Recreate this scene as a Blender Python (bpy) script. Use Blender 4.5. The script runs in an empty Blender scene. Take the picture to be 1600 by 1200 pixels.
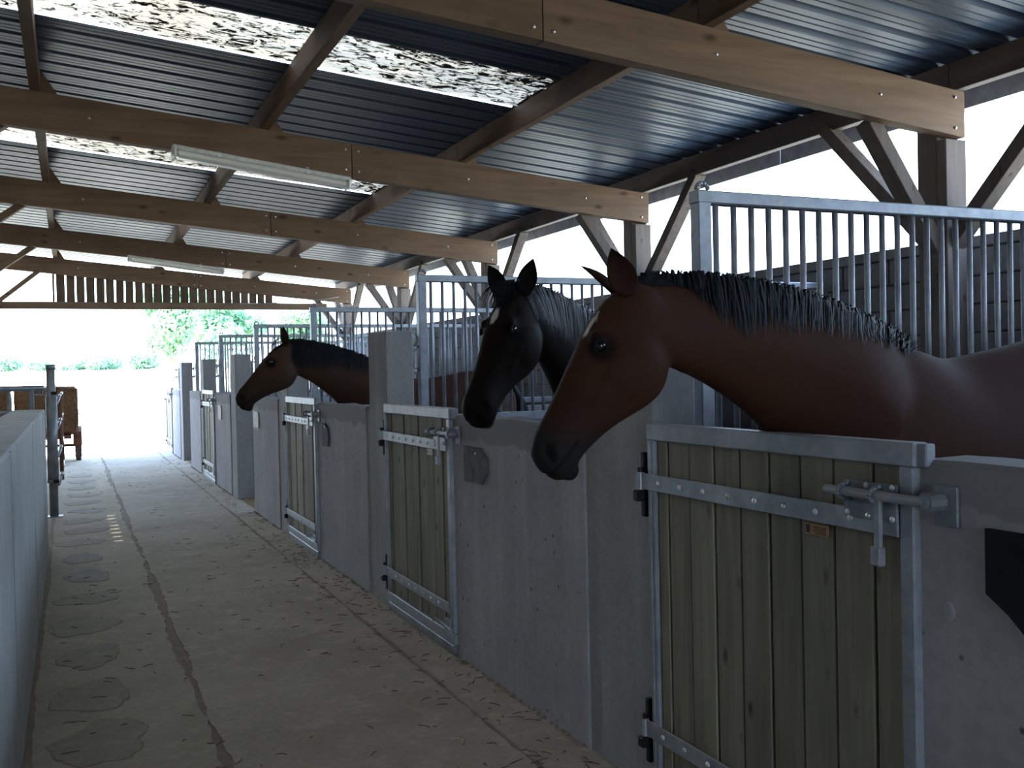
import bpy, bmesh, math, random
from mathutils import Vector, Matrix
random.seed(7)
V = Vector
SC = bpy.context.scene
COL = SC.collection
# ------------------------------------------------------------------ camera, sky, sun, exposure
def look_matrix(yaw, pitch, roll):
    c, s = math.cos(yaw), math.sin(yaw); cp, sp = math.cos(pitch), math.sin(pitch); cr, sr = math.cos(roll), math.sin(roll)
    R1 = Matrix(((c, -s, 0), (s, c, 0), (0, 0, 1)))
    R2 = Matrix(((1, 0, 0), (0, cp, sp), (0, -sp, cp)))
    R3 = Matrix(((cr, 0, -sr), (0, 1, 0), (sr, 0, cr)))
    R = R3 @ R2 @ R1                       # rows: right, forward, up
    return Matrix((R[0], R[2], -R[1])).transposed()
cam_d = bpy.data.cameras.new('camera'); cam = bpy.data.objects.new('camera', cam_d); COL.objects.link(cam)
cam.matrix_world = Matrix.Translation((0, 0, 1.6)) @ look_matrix(.4206, -.0139, .0217).to_4x4()
cam_d.sensor_width = 36.0; cam_d.lens = 1543.8 * 36 / 1600; cam_d.clip_start = .05; cam_d.clip_end = 600
SC.camera = cam
w = bpy.data.worlds.new('sky'); SC.world = w; w.use_nodes = True
nt = w.node_tree; bg = nt.nodes['Background']
tc = nt.nodes.new('ShaderNodeTexCoord'); sep = nt.nodes.new('ShaderNodeSeparateXYZ'); rp = nt.nodes.new('ShaderNodeValToRGB')
nt.links.new(tc.outputs['Generated'], sep.inputs[0]); nt.links.new(sep.outputs[2], rp.inputs[0]); nt.links.new(rp.outputs[0], bg.inputs[0])
rp.color_ramp.elements[0].position = 0.0; rp.color_ramp.elements[0].color = (.66, .84, 1, 1)
rp.color_ramp.elements[1].position = .9; rp.color_ramp.elements[1].color = (.34, .56, 1, 1)
bg.inputs[1].default_value = 2.6
sd = bpy.data.lights.new('sun', 'SUN'); sun = bpy.data.objects.new('sun', sd); COL.objects.link(sun)
sd.energy = 16.0; sd.color = (1, .97, .90); sd.angle = math.radians(.6)
SUN_DIR = V((-.72, -.22, .66)).normalized()         # towards the sun
sun.rotation_euler = SUN_DIR.to_track_quat('Z', 'Y').to_euler(); sun.location = (20, -5, 40)
SC.view_settings.view_transform = 'Standard'; SC.view_settings.look = 'None'; SC.view_settings.gamma = 1
SC.view_settings.use_curve_mapping = False
SC.view_settings.exposure = 2.15
SC.cycles.use_denoising = True; SC.cycles.max_bounces = 10; SC.cycles.diffuse_bounces = 6; SC.cycles.glossy_bounces = 4
SC.cycles.transparent_max_bounces = 8; SC.cycles.sample_clamp_indirect = 6

# ------------------------------------------------------------------ helpers
def tag(o, label=None, cat=None, group=None, kind=None):
    if label: o['label'] = label
    if cat: o['category'] = cat
    if group: o['group'] = group
    if kind: o['kind'] = kind
    return o
def empty(name, loc, label=None, cat=None, group=None, kind=None):
    o = bpy.data.objects.new(name, None); COL.objects.link(o); o.location = loc; o.empty_display_size = .1
    return tag(o, label, cat, group, kind)
def origin(o):
    p = V((0, 0, 0))
    while o: p = p + V(o.location); o = o.parent
    return p
def mesh_of(bm, m, smooth=False, name='mesh'):
    bmesh.ops.recalc_face_normals(bm, faces=bm.faces)
    me = bpy.data.meshes.new(name); bm.to_mesh(me); bm.free()
    if smooth:
        for p in me.polygons: p.use_smooth = True
    for mm in (m if isinstance(m, (list, tuple)) else [m]): me.materials.append(mm)
    return me
def obj(name, bm, m, parent=None, smooth=False, loc=None, me=None):
    """one mesh object. Vertices are in world coordinates unless loc gives the world position of its own origin"""
    if me is None: me = mesh_of(bm, m, smooth, name)
    o = bpy.data.objects.new(name, me); COL.objects.link(o)
    o.parent = parent
    o.location = (V(loc) if loc is not None else V((0, 0, 0))) - (origin(parent) if parent else V((0, 0, 0)))
    return o
def copy_tree(o, parent=None):
    c = o.copy(); COL.objects.link(c); c.parent = parent
    for ch in list(o.children): copy_tree(ch, c)
    return c
def B(): return bmesh.new()
def box(bm, lo, hi, bev=0, mat=None):
    lo, hi = V(lo), V(hi); c = (lo + hi) / 2; s = hi - lo
    M = Matrix.Translation(c) @ Matrix.Diagonal((s.x, s.y, s.z, 1))
    if mat is not None: M = mat @ M
    r = bmesh.ops.create_cube(bm, size=1, matrix=M)
    if bev:
        es = list({e for v in r['verts'] for e in v.link_edges})
        bmesh.ops.bevel(bm, geom=es, offset=bev, segments=1, affect='EDGES', profile=.5)
    return bm
def beam(bm, p0, p1, wid, hei, up=(0, 0, 1), bev=.004):
    """squared timber from p0 to p1; wid across, hei along up"""
    p0, p1 = V(p0), V(p1); d = (p1 - p0); L = d.length; d.normalize()
    up = V(up); s = d.cross(up).normalized(); u = s.cross(d).normalized()
    M = Matrix((d, s, u)).transposed().to_4x4(); M.translation = (p0 + p1) / 2
    return box(bm, (-L / 2, -wid / 2, -hei / 2), (L / 2, wid / 2, hei / 2), bev, M)
def cyl(bm, p0, p1, r, seg=10, r2=None, caps=True):
    p0, p1 = V(p0), V(p1); d = p1 - p0
    M = Matrix.Translation((p0 + p1) / 2) @ d.to_track_quat('Z', 'Y').to_matrix().to_4x4()
    bmesh.ops.create_cone(bm, cap_ends=caps, segments=seg, radius1=r, radius2=r if r2 is None else r2, depth=d.length, matrix=M)
    return bm
def ball(bm, c, r, sc=(1, 1, 1), seg=10, mat=None):
    M = Matrix.Translation(c) @ (mat if mat is not None else Matrix.Identity(4)) @ Matrix.Diagonal((sc[0], sc[1], sc[2], 1))
    bmesh.ops.create_uvsphere(bm, u_segments=seg, v_segments=max(4, seg // 2 + 1), radius=r, matrix=M)
    return bm
def prism(bm, pts, d):
    """pts: 3-D outline, extruded by vector d"""
    a = [bm.verts.new(p) for p in pts]; b = [bm.verts.new(V(p) + V(d)) for p in pts]
    n = len(pts); bm.faces.new(a); bm.faces.new(b[::-1])
    for i in range(n): bm.faces.new((a[i], b[i], b[(i + 1) % n], a[(i + 1) % n]))
    return bm
def tube(bm, pts, r, seg=6):
    for a, b in zip(pts[:-1], pts[1:]): cyl(bm, a, b, r, seg)
    return bm

# ------------------------------------------------------------------ materials
class NT:
    def __init__(s, name):
        s.m = bpy.data.materials.new(name); s.m.use_nodes = True; s.t = s.m.node_tree
        s.p = s.t.nodes['Principled BSDF']; s.out = s.t.nodes['Material Output']
    def n(s, typ, **kw):
        x = s.t.nodes.new('ShaderNode' + typ)
        for k, v in kw.items(): setattr(x, k, v)
        return x
    def l(s, a, b): s.t.links.new(a, b)
    def coord(s, scale=(1, 1, 1), rnd=True):
        tc = s.n('TexCoord'); mp = s.n('Mapping'); mp.inputs['Scale'].default_value = scale
        if rnd:
            oi = s.n('ObjectInfo'); ml = s.n('VectorMath', operation='SCALE'); ml.inputs[0].default_value = (13.1, 7.7, 17.3)
            s.l(oi.outputs['Random'], ml.inputs['Scale']); ad = s.n('VectorMath', operation='ADD')
            s.l(tc.outputs['Object'], ad.inputs[0]); s.l(ml.outputs[0], ad.inputs[1]); s.l(ad.outputs[0], mp.inputs[0])
        else: s.l(tc.outputs['Object'], mp.inputs[0])
        return mp.outputs[0]
    def noise(s, co, scale, det=4, rough=.55, dist=0):
        x = s.n('TexNoise'); x.inputs['Scale'].default_value = scale; x.inputs['Detail'].default_value = det
        x.inputs['Roughness'].default_value = rough; x.inputs['Distortion'].default_value = dist; s.l(co, x.inputs['Vector']); return x.outputs[0]
    def ramp(s, f, stops):
        x = s.n('ValToRGB'); e = x.color_ramp.elements
        while len(e) < len(stops): e.new(.5)
        for i, (p, c) in enumerate(stops):
            e[i].position = p; e[i].color = (c, c, c, 1) if isinstance(c, (int, float)) else (*c, 1)
        s.l(f, x.inputs[0]); return x.outputs[0]
    def mix(s, f, a, b, mode='MIX'):
        x = s.n('Mix', data_type='RGBA', blend_type=mode)
        if isinstance(f, (int, float)): x.inputs[0].default_value = f
        else: s.l(f, x.inputs[0])
        for k, v in ((6, a), (7, b)):
            if isinstance(v, tuple): x.inputs[k].default_value = (*v, 1)
            else: s.l(v, x.inputs[k])
        return x.outputs[2]
    def bump(s, h, st=.3, d=.01):
        x = s.n('Bump'); x.inputs['Strength'].default_value = st; x.inputs['Distance'].default_value = d; s.l(h, x.inputs['Height'])
        s.l(x.outputs[0], s.p.inputs['Normal'])
    def fin(s, col, rough=.8, metal=0, spec=.3):
        if isinstance(col, tuple): s.p.inputs['Base Color'].default_value = (*col, 1)
        else: s.l(col, s.p.inputs['Base Color'])
        s.p.inputs['Roughness'].default_value = rough; s.p.inputs['Metallic'].default_value = metal
        s.p.inputs['Specular IOR Level'].default_value = spec
        return s.m
def wood(name, axis, c1, c2, knot, rough=.75):
    t = NT(name); sc = [9, 9, 9]; sc[axis] = .7
    co = t.coord(tuple(sc)); g = t.noise(co, 1.6, 6, .6, .6)
    col = t.ramp(g, [(.3, c1), (.7, c2)])
    sk = [3.2, 3.2, 3.2]; sk[axis] = 1.5
    vo = t.n('TexVoronoi'); vo.inputs['Scale'].default_value = 2.6 if axis == 2 else 1.5; t.l(t.coord(tuple(sk)), vo.inputs['Vector'])
    k = t.ramp(vo.outputs['Distance'], [(.05, 1), (.16, 0)])
    col = t.mix(k, col, knot)
    oi = t.n('ObjectInfo'); col = t.mix(.8, col, t.ramp(oi.outputs['Random'], [(0, .68), (1, 1.0)]), 'MULTIPLY')
    st = t.noise(t.coord((1, 1, 1)), 1.3, 3); col = t.mix(t.ramp(st, [(.45, 0), (.75, .35)]), col, tuple(x * .45 for x in knot))
    t.bump(g, .25, .004); return t.fin(col, rough)
def concrete(name, c1, c2, band=None, pits=True, sc=2.0, rough=.9):
    t = NT(name); co = t.coord((1, 1, 1), False); a = t.noise(co, sc, 8, .65); b = t.noise(co, 28, 4, .6)
    col = t.ramp(a, [(.3, c1), (.7, c2)])
    col = t.mix(t.ramp(b, [(.35, .22), (.65, 0)]), col, tuple(x * .55 for x in c1))
    if pits:
        vo = t.n('TexVoronoi'); vo.inputs['Scale'].default_value = 11; t.l(co, vo.inputs['Vector'])
        pk = t.ramp(vo.outputs['Distance'], [(.06, 1), (.13, 0)]); msk = t.ramp(t.noise(co, 3.1, 2), [(.40, 0), (.50, 1)])
        mm = t.n('Math', operation='MULTIPLY'); t.l(pk, mm.inputs[0]); t.l(msk, mm.inputs[1]); col = t.mix(mm.outputs[0], col, tuple(x * .3 for x in c1))
    sv = t.noise(t.coord((7, 7, .5), False), 1.0, 4); col = t.mix(t.ramp(sv, [(.52, 0), (.75, .35)]), col, tuple(min(1, x * 1.35) for x in c2))
    if band:
        sp = t.n('SeparateXYZ'); t.l(co, sp.inputs[0]); nz = t.noise(co, 5.0, 5)
        ad = t.n('Math', operation='MULTIPLY_ADD'); t.l(nz, ad.inputs[0]); ad.inputs[1].default_value = -.16; t.l(sp.outputs[2], ad.inputs[2])
        hv = t.n('Math', operation='MULTIPLY'); t.l(ad.outputs[0], hv.inputs[0]); hv.inputs[1].default_value = .5
        col = t.mix(t.ramp(hv.outputs[0], [((band - .086) / 2, 0), ((band - .074) / 2, .75)]), col, tuple(x * .70 for x in c1))
    t.bump(b, .35, .006); return t.fin(col, rough)
def galv(name, c1=(.27, .28, .31), c2=(.42, .44, .48), rough=.5, metal=.45):
    t = NT(name); co = t.coord((1, 1, 1)); vo = t.n('TexVoronoi'); vo.inputs['Scale'].default_value = 45; t.l(co, vo.inputs['Vector'])
    n = t.noise(co, 9, 5, .6)
    col = t.mix(.10, t.ramp(n, [(.3, c1), (.7, c2)]), vo.outputs['Color'], 'SOFT_LIGHT')
    t.bump(n, .1, .003); return t.fin(col, rough, metal, .5)
def plain(name, c, rough=.6, metal=0, spec=.4, var=.15, sc=20):
    t = NT(name); n = t.noise(t.coord((1, 1, 1)), sc, 4)
    return t.fin(t.ramp(n, [(.3, tuple(x * (1 - var) for x in c)), (.7, tuple(min(1, x * (1 + var)) for x in c))]), rough, metal, spec)

M = {}
OR1, OR2, ORK = (.150, .094, .060), (.225, .145, .094), (.07, .04, .025)
for ax in range(3):
    M['beam%d' % ax] = wood('orange pine %d' % ax, ax, OR1, OR2, ORK)
    M['grey%d' % ax] = wood('weathered pine %d' % ax, ax, (.125, .098, .084), (.20, .162, .14), (.07, .05, .04))
M['plank'] = wood('treated door plank', 2, (.205, .18, .13), (.36, .32, .235), (.085, .068, .045))
M['slat'] = wood('dark slat', 2, (.10, .07, .045), (.17, .12, .08), (.05, .03, .02))
M['galv'] = galv('galvanised steel')
M['galv_dark'] = galv('dull galvanised steel', (.19, .20, .22), (.32, .34, .37), .45)
M['black_iron'] = plain('black iron', (.012, .012, .014), .55, .3)
M['bolt'] = plain('zinc bolt', (.75, .75, .74), .3, .8)
M['stall'] = concrete('stall concrete', (.33, .315, .325), (.44, .42, .435), band=1.225)
M['post'] = concrete('post concrete', (.31, .30, .30), (.41, .395, .39), pits=False)
M['left'] = concrete('left wall concrete', (.38, .40, .41), (.52, .53, .52), pits=False)
M['floor'] = concrete('aisle concrete', (.38, .325, .26), (.56, .49, .40), pits=False, sc=1.1)
M['floor2'] = concrete('edge concrete', (.41, .355, .275), (.54, .475, .38), pits=False, sc=1.6)
M['patch'] = concrete('trodden patch', (.35, .31, .255), (.44, .395, .33), pits=False, sc=3)
M['joint_and_base_shade'] = concrete('dirt joint', (.25, .20, .155), (.35, .29, .23), pits=False, sc=6)
M['block'] = concrete('block', (.17, .17, .18), (.25, .25, .26), pits=False, sc=4)
M['mortar'] = concrete('mortar', (.10, .10, .10), (.15, .15, .15), pits=False, sc=4)
M['slate'] = plain('slate', (.016, .017, .02), .75, 0, .12, .3, 14)
M['slate_pale'] = plain('pale slate', (.34, .33, .30), .6, 0, .5, .2, 14)
M['slate_mid'] = plain('grey slate', (.13, .122, .124), .8, 0, .15, .3, 14)
M['tag'] = plain('tag', (.42, .22, .10), .5)
M['tag_pale'] = plain('tag pale', (.75, .72, .62), .5)
M['ink_and_gap_shade'] = plain('ink_and_gap_shade', (.05, .03, .02), .6)
M['hay'] = None
t = NT('hay'); n = t.noise(t.coord((16, 5, 16)), 1.6, 6, .75, 1.5); t.bump(n, 1, .06); M['hay'] = t.fin(t.ramp(n, [(.33, (.13, .062, .030)), (.66, (.50, .27, .13))]), .9)
t = NT('straw'); n = t.noise(t.coord((40, 12, 12)), 2, 6, .7, 1); M['straw'] = t.fin(t.ramp(n, [(.3, (.15, .10, .05)), (.7, (.38, .28, .14))]), .9)
M['straw_bit'] = plain('straw bit', (.12, .085, .05), .7, var=.5, sc=3)
M['straw_pale'] = plain('pale straw', (.60, .52, .36), .6)
M['rubber'] = plain('dusty rubber', (.11, .070, .052), .8)
M['rust'] = plain('trailer steel', (.20, .09, .05), .6, .2)
M['cable'] = plain('cable', (.25, .25, .25), .6)
t = NT('field'); n = t.noise(t.coord((1, 1, 1), False), 1.5, 6); M['field'] = t.fin(t.ramp(n, [(.3, (.36, .35, .28)), (.7, (.44, .42, .34))]), .95)
t = NT('bark'); n = t.noise(t.coord((6, 6, 1)), 2, 5); M['bark'] = t.fin(t.ramp(n, [(.3, (.10, .08, .06)), (.7, (.22, .18, .14))]), .9)
def leafmat(name, a, b):
    t = NT(name); n = t.noise(t.coord((1, 1, 1), False), .9, 4); col = t.ramp(n, [(.35, a), (.65, b)])
    t.fin(col, .5, 0, .3); tr = t.n('BsdfTranslucent'); t.l(col, tr.inputs[0]); mx = t.n('MixShader'); mx.inputs[0].default_value = .45
    t.l(t.p.outputs[0], mx.inputs[1]); t.l(tr.outputs[0], mx.inputs[2]); t.l(mx.outputs[0], t.out.inputs[0]); return t.m
M['leaf'] = leafmat('leaf', (.17, .36, .22), (.36, .52, .32))
M['leaf2'] = leafmat('hedge leaf', (.18, .40, .28), (.36, .55, .40))
# corrugated steel and glass fibre roof sheets
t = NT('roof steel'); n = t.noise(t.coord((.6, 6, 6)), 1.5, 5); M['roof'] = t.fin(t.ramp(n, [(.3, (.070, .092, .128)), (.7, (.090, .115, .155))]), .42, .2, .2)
t = NT('glass fibre sheet'); co = t.coord((1, 1, 1), False)
d1 = t.noise(t.coord((3.2, 8, 8), False), 2.6, 6, .72, .9); d2 = t.noise(t.coord((.5, .5, .5), False), 1.4, 3)
sx = t.n('SeparateXYZ'); t.l(co, sx.inputs[0]); gx = t.n('MapRange'); t.l(sx.outputs[0], gx.inputs[0]); gx.inputs[1].default_value = -1; gx.inputs[2].default_value = 3.4   # more lichen down the slope
ad = t.n('Math', operation='MULTIPLY_ADD'); t.l(d2, ad.inputs[0]); ad.inputs[1].default_value = .30; t.l(d1, ad.inputs[2])
ad2 = t.n('Math', operation='MULTIPLY_ADD'); t.l(gx.outputs[0], ad2.inputs[0]); ad2.inputs[1].default_value = .09; t.l(ad.outputs[0], ad2.inputs[2])
dirt = t.ramp(ad2.outputs[0], [(.705, 0), (.745, 1)])
tint = t.mix(t.ramp(d2, [(.4, 0), (.65, 1)]), (.080, .077, .062), (.072, .060, .040))
film = t.noise(t.coord((.8, 7, 7), False), 1.7, 5, .65); fm = t.n('Math', operation='MULTIPLY'); t.l(t.ramp(film, [(.35, .25), (.62, 1)]), fm.inputs[0]); t.l(gx.outputs[0], fm.inputs[1])
tint = t.mix(fm.outputs[0], tint, (.026, .026, .025))
tr = t.n('BsdfTranslucent'); t.l(tint, tr.inputs[0])
tp = t.n('BsdfTransparent'); tp.inputs[0].default_value = (.9, .88, .78, 1)
ms = t.n('MixShader'); ms.inputs[0].default_value = .0; t.l(tr.outputs[0], ms.inputs[1]); t.l(tp.outputs[0], ms.inputs[2])
t.fin((.035, .03, .02), .9); m2 = t.n('MixShader'); t.l(dirt, m2.inputs[0]); t.l(ms.outputs[0], m2.inputs[1]); t.l(t.p.outputs[0], m2.inputs[2]); t.l(m2.outputs[0], t.out.inputs[0])
M['fibre'] = t.m
t = NT('lamp diffuser'); t.fin((.74, .73, .67), .35, 0, .5); M['diffuser'] = t.m
t.p.inputs['Transmission Weight'].default_value = .25
M['lampbody'] = plain('lamp housing', (.60, .61, .58), .5)
# horse coats read the coat colours stored on the mesh
def coat(name, rough=.5):
    t = NT(name); a = t.n('VertexColor'); a.layer_name = 'coat'; n = t.noise(t.coord((1, 1, 1), False), 60, 3)
    col = t.mix(t.ramp(n, [(.3, .12), (.7, 0)]), a.outputs[0], (.01, .006, .005)); t.bump(n, .08, .002)
    return t.fin(col, rough + .12, 0, .055)
M['coat'] = coat('horse coat')
M['mane'] = plain('black horsehair', (.0045, .0055, .008), .55, 0, .15, .5, 40)
M['eye'] = plain('horse eye', (.005, .004, .003), .15, 0, .8)
M['hoof'] = plain('hoof', (.06, .05, .04), .6)

# ------------------------------------------------------------------ layout numbers (metres; y runs down the aisle)
W = 1.954; S = 3.3365; D1 = 3.1972; NK = 7
XE = 5.577; SL = .0908; RB = 3.1105; RH = .306; PH = .20; T0 = 4.865; TS = 4.0
def zb(x): return RB + SL * (XE - x)            # underside of rafters
def zt(x): return zb(x) + RH
def zroof(x): return zt(x) + PH
HINGE = [D1 + k * S - .075 for k in range(NK)]
LATCH = [D1 + k * S - 1.340 for k in range(NK)]

# ------------------------------------------------------------------ setting: floor, ground, walls
fl = empty('floor', (0, 0, 0), 'grey concrete aisle floor with dirt joints, straw litter and round trodden patches', 'floor', kind='structure')
Y0, Y1 = -8.0, 23.75
def edge(n, x, a, seed):
    r = random.Random(seed); 
    if a == 0: return [x] * n
    ph = [r.uniform(0, 6.28) for _ in range(5)]
    return [x + a * (.45 * math.sin(i * .09 + ph[0]) + .35 * math.sin(i * .23 + ph[1]) + .25 * math.sin(i * .61 + ph[2])) + r.uniform(-a, a) * .45 for i in range(n)]
def strip(name, x0, x1, m, z, wob0, wob1, seed, n=420, th=.05):
    bm = B(); e0 = edge(n, x0, wob0, seed); e1 = edge(n, x1, wob1, seed + 1)
    rows = []
    for i in range(n):
        y = Y0 + (Y1 - Y0) * i / (n - 1)
        rows.append([bm.verts.new((e0[i], y, z - th)), bm.verts.new((e0[i], y, z)), bm.verts.new((e1[i], y, z)), bm.verts.new((e1[i], y, z - th))])
    for a, b in zip(rows[:-1], rows[1:]):
        for j in range(3): bm.faces.new((a[j], a[j + 1], b[j + 1], b[j]))
    bm.faces.new(rows[0]); bm.faces.new(rows[-1][::-1])
    return obj(name, bm, m, fl)
strip('slab', -.30, .53, M['floor2'], 0, 0, .026, 1)
strip('slab', .575, 1.682, M['floor'], 0, .020, .010, 3)
strip('slab', 1.706, 2.0, M['floor'], 0, .010, 0, 5)
strip('joint_and_base_shade', .47, .63, M['joint_and_base_shade'], -.010, 0, 0, 11)
strip('joint_and_base_shade', 1.64, 1.75, M['joint_and_base_shade'], -.008, 0, 0, 12)
strip('bedding', 2.0, 5.9, M['straw'], .02, 0, 0, 13)
strip('slab', -9.0, -.30, M['floor'], -.01, 0, 0, 14)
r = random.Random(5)
ys = [4.72, 5.42, 6.2, 7.0, 7.85, 8.75, 9.65, 10.6, 11.4, 12.2, 13.1, 14.0, 14.9, 15.9, 16.9, 17.9]
for i, y in enumerate(ys):
    bm = B(); n = 48; rx, ry = r.uniform(.17, .21), r.uniform(.21, .29); cx = .06 + r.uniform(-.05, .05) + .004 * i
    ph = [r.uniform(0, 6.28) for _ in range(4)]; pts = []
    for j in range(n):
        a = 6.2832 * j / n
        k = 1 + .10 * math.sin(2 * a + ph[0]) + .09 * math.sin(3 * a + ph[1]) + .06 * math.sin(5 * a + ph[2]) + .035 * math.sin(9 * a + ph[3]) + r.uniform(-.03, .03)
        pts.append((cx + rx * k * math.cos(a), y + ry * k * math.sin(a), -.03))
    prism(bm, pts, (0, 0, .033)); obj('patch', bm, M['patch'], fl)
    # dirt collected along the near edge of the patch
    bm = B(); o_ = [(p[0] + (p[0] - cx) * r.uniform(.0, .07), p[1] + (p[1] - y) * r.uniform(0, .06) - .006, -.02) for p in pts]
    prism(bm, o_, (0, 0, .0215)); obj('patch_rim', bm, M['joint_and_base_shade'], fl)
strip('joint_and_base_shade', -.23, -.190, M['joint_and_base_shade'], .004, 0, .014, 31)  # strip along the left wall base: moss, plus the shade there painted in
bm = B(); nx, ny = 40, 50; gv = []
for j in range(ny):
    y = -60 + 260 * (j / (ny - 1)) ** 1.0; row = []
    for i in range(nx):
        x = -110 + 220 * i / (nx - 1)
        tt = min(1, max(0, (y - 30) / 34)); z = -.055 + 2.2 * tt * tt * (3 - 2 * tt)
        row.append(bm.verts.new((x, y, z)))
    gv.append(row)
for a, b in zip(gv[:-1], gv[1:]):
    for i in range(nx - 1): bm.faces.new((a[i], a[i + 1], b[i + 1], b[i]))
tag(obj('ground', bm, M['field'], smooth=True), 'sunlit pale field rising gently beyond the end of the stable', 'ground', kind='structure')

bm = B(); box(bm, (-.50, Y0, 0), (-.22, 10.2, 1.33), .012)
wl = obj('wall_left', bm, M['left']); tag(wl, 'low smooth grey concrete wall with flat top along the aisle', 'wall', kind='structure')
bm = B()
for y in (4.35, 1.9, 6.85, 9.3): box(bm, (-.226, y, .0), (-.2185, y + .012, 1.325))
obj('panel_joint', bm, M['post'], wl)

# back wall of blocks
wr = empty('wall_right', (5.96, 8, 0), 'dark grey concrete block wall closing the back of the stalls', 'wall', kind='structure')
bm = B(); box(bm, (5.885, Y0, 0), (6.04, 24, 2.395)); box(bm, (5.862, Y0, 0), (5.89, 24, 1.175)); obj('core', bm, M['mortar'], wr)
bm = B(); box(bm, (-.0975, 0, 0), (.0975, .488, .19), .006); blk = mesh_of(bm, M['block'], name='block')
for c in range(6):
    z = 1.20 + c * .2; y = 2.6 - (.25 if c % 2 else 0)
    while y < 21.5:
        obj('block', None, None, wr, loc=(5.95 + random.uniform(-.003, .003), y, z), me=blk); y += .5
bm = B(); box(bm, (5.9, Y0, 2.4), (6.03, -3.0, 3.5)); obj('eaves_light_blocker', bm, M['block'], wr)  # unseen panel over the eaves gap, added to dim the near end
bm = B(); box(bm, (5.83, Y0, 2.395), (6.07, 24, 2.475), .006); obj('coping', bm, M['block'], wr)

bm = B(); box(bm, (2.0, Y0 - .2, 0), (6.05, Y0, 4.4)); box(bm, (-4.7, Y0 - .2, 0), (-1.2, Y0, 4.4)); box(bm, (-1.2, Y0 - .2, 3.1), (2.0, Y0, 4.4)); tag(obj('wall_back_added', bm, M['block']), 'unseen block wall added behind the viewer to darken the near end', 'wall', kind='structure')  # unseen end wall, added to darken the near end; its opening lets light in
bm = B(); box(bm, (-4.7, Y0 - .2, 0), (-4.53, 21.9, 4.51)); tag(obj('wall_far_left_blocker', bm, M['block']), 'unseen block wall added on the high side to keep out light and sun', 'wall', kind='structure')  # unseen side wall, added to darken the aisle and stop sun patches

# ------------------------------------------------------------------ roof: sheets, timber frames, purlins
rf = empty('ceiling', (1.5, 8, 3.9), 'galvanised ribbed steel roof underside with bands of dirty translucent sheets', 'roof', kind='structure')
SW = .85
def prof(n_rib=3):
    p = []; pitch = SW / n_rib
    for i in range(n_rib):
        o = i * pitch
        for a, z in ((0, 0), (.055, 0), (.063, .005), (.071, 0), (.125, 0), (.133, .005), (.141, 0), (.196, 0), (.216, .042), (.252, .042), (.272, 0)): p.append((o + a, z))
    p.append((SW + .02, 0)); return p
PR = prof()
def sheet(y0, x0, x1, m, dz=0):
    bm = B(); xs = [x0, x1]; rows = [[bm.verts.new((x, y0 + a, zroof(x) + z + dz)) for a, z in PR] for x in xs]
    for i in range(len(PR) - 1): bm.faces.new((rows[0][i], rows[0][i + 1], rows[1][i + 1], rows[1][i]))
    return bm
def sheet_wave(y0, x0, x1, m, dz=0):
    """rounder profile for the glass fibre sheet"""
    bm = B(); n = 60; rows = []
    pts = [(SW * 1.03 * i / n, .022 * (1 + math.cos(6.2832 * 5 * i / n)) / 2) for i in range(n + 1)]
    for x in (x0, x1): rows.append([bm.verts.new((x, y0 + a, zroof(x) + z + dz)) for a, z in pts])
    for i in range(n): bm.faces.new((rows[0][i], rows[0][i + 1], rows[1][i + 1], rows[1][i]))
    return bm
XL, XR = -4.6, 6.06
for n in range(-17, 18):
    y0 = 6.75 + n * SW
    if n % 5 == 0 and n >= -5:
        obj('translucent_sheet', sheet_wave(y0, XL, 3.6, None, .004), M['fibre'], rf, smooth=True)
        obj('roof_sheet', sheet(y0, 3.45, XR, None, .003), M['roof'], rf)
    else:
        obj('roof_sheet', sheet(y0, XL, XR, None, .0015 * (n % 2)), M['roof'], rf)
YR0, YR1 = 6.75 - 17 * SW, 6.75 + 18 * SW
ORD = ['first', 'second', 'third', 'fourth', 'fifth', 'sixth', 'seventh', 'eighth']

PX = [(-2.05, 'beam'), (-.20, 'beam'), (1.63, 'beam'), (3.50, 'beam'), (5.53, 'grey')]
PL = ['timber purlin under the high edge of the steel roof', 'timber purlin running above the low wall of the aisle', 'timber purlin running above the middle of the aisle',
      'timber purlin at the end of the translucent roof sheets', 'eaves beam along the open side above the block wall']
for (x, k), lb in zip(PX, PL):
    p = empty('purlin' if x < 5 else 'eaves_beam', (x, 8, zt(x)), lb, 'purlin' if x < 5 else 'beam', kind='structure')
    ends = [-2, 1] + list(range(1, 99))
    y = YR0 + .1; cuts = [YR0 + .1] + [T0 + TS * i + .05 for i in range(-3, 5)] + [YR1 - .12]
    cuts = [c for c in cuts if YR0 <= c <= YR1]
    for a, b in zip(cuts[:-1], cuts[1:]):
        bm = B(); box(bm, (x - .04, a + .002, zt(x) + .002), (x + .04, b - .002, zt(x) + PH - .004), .004); obj('timber', bm, M[k + '1'], p)
    if x < 5:
        for i in range(-2, 5):                       # wedge cleats on the down-slope side
            yy = T0 + TS * i + .02; bm = B()
            prism(bm, [(x + .041, yy, zt(x + .04)), (x + .17, yy, zt(x + .17)), (x + .05, yy, zt(x) + .17), (x + .041, yy, zt(x) + .17)], (0, .06, 0)); obj('cleat', bm, M['beam0'], p)

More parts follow.
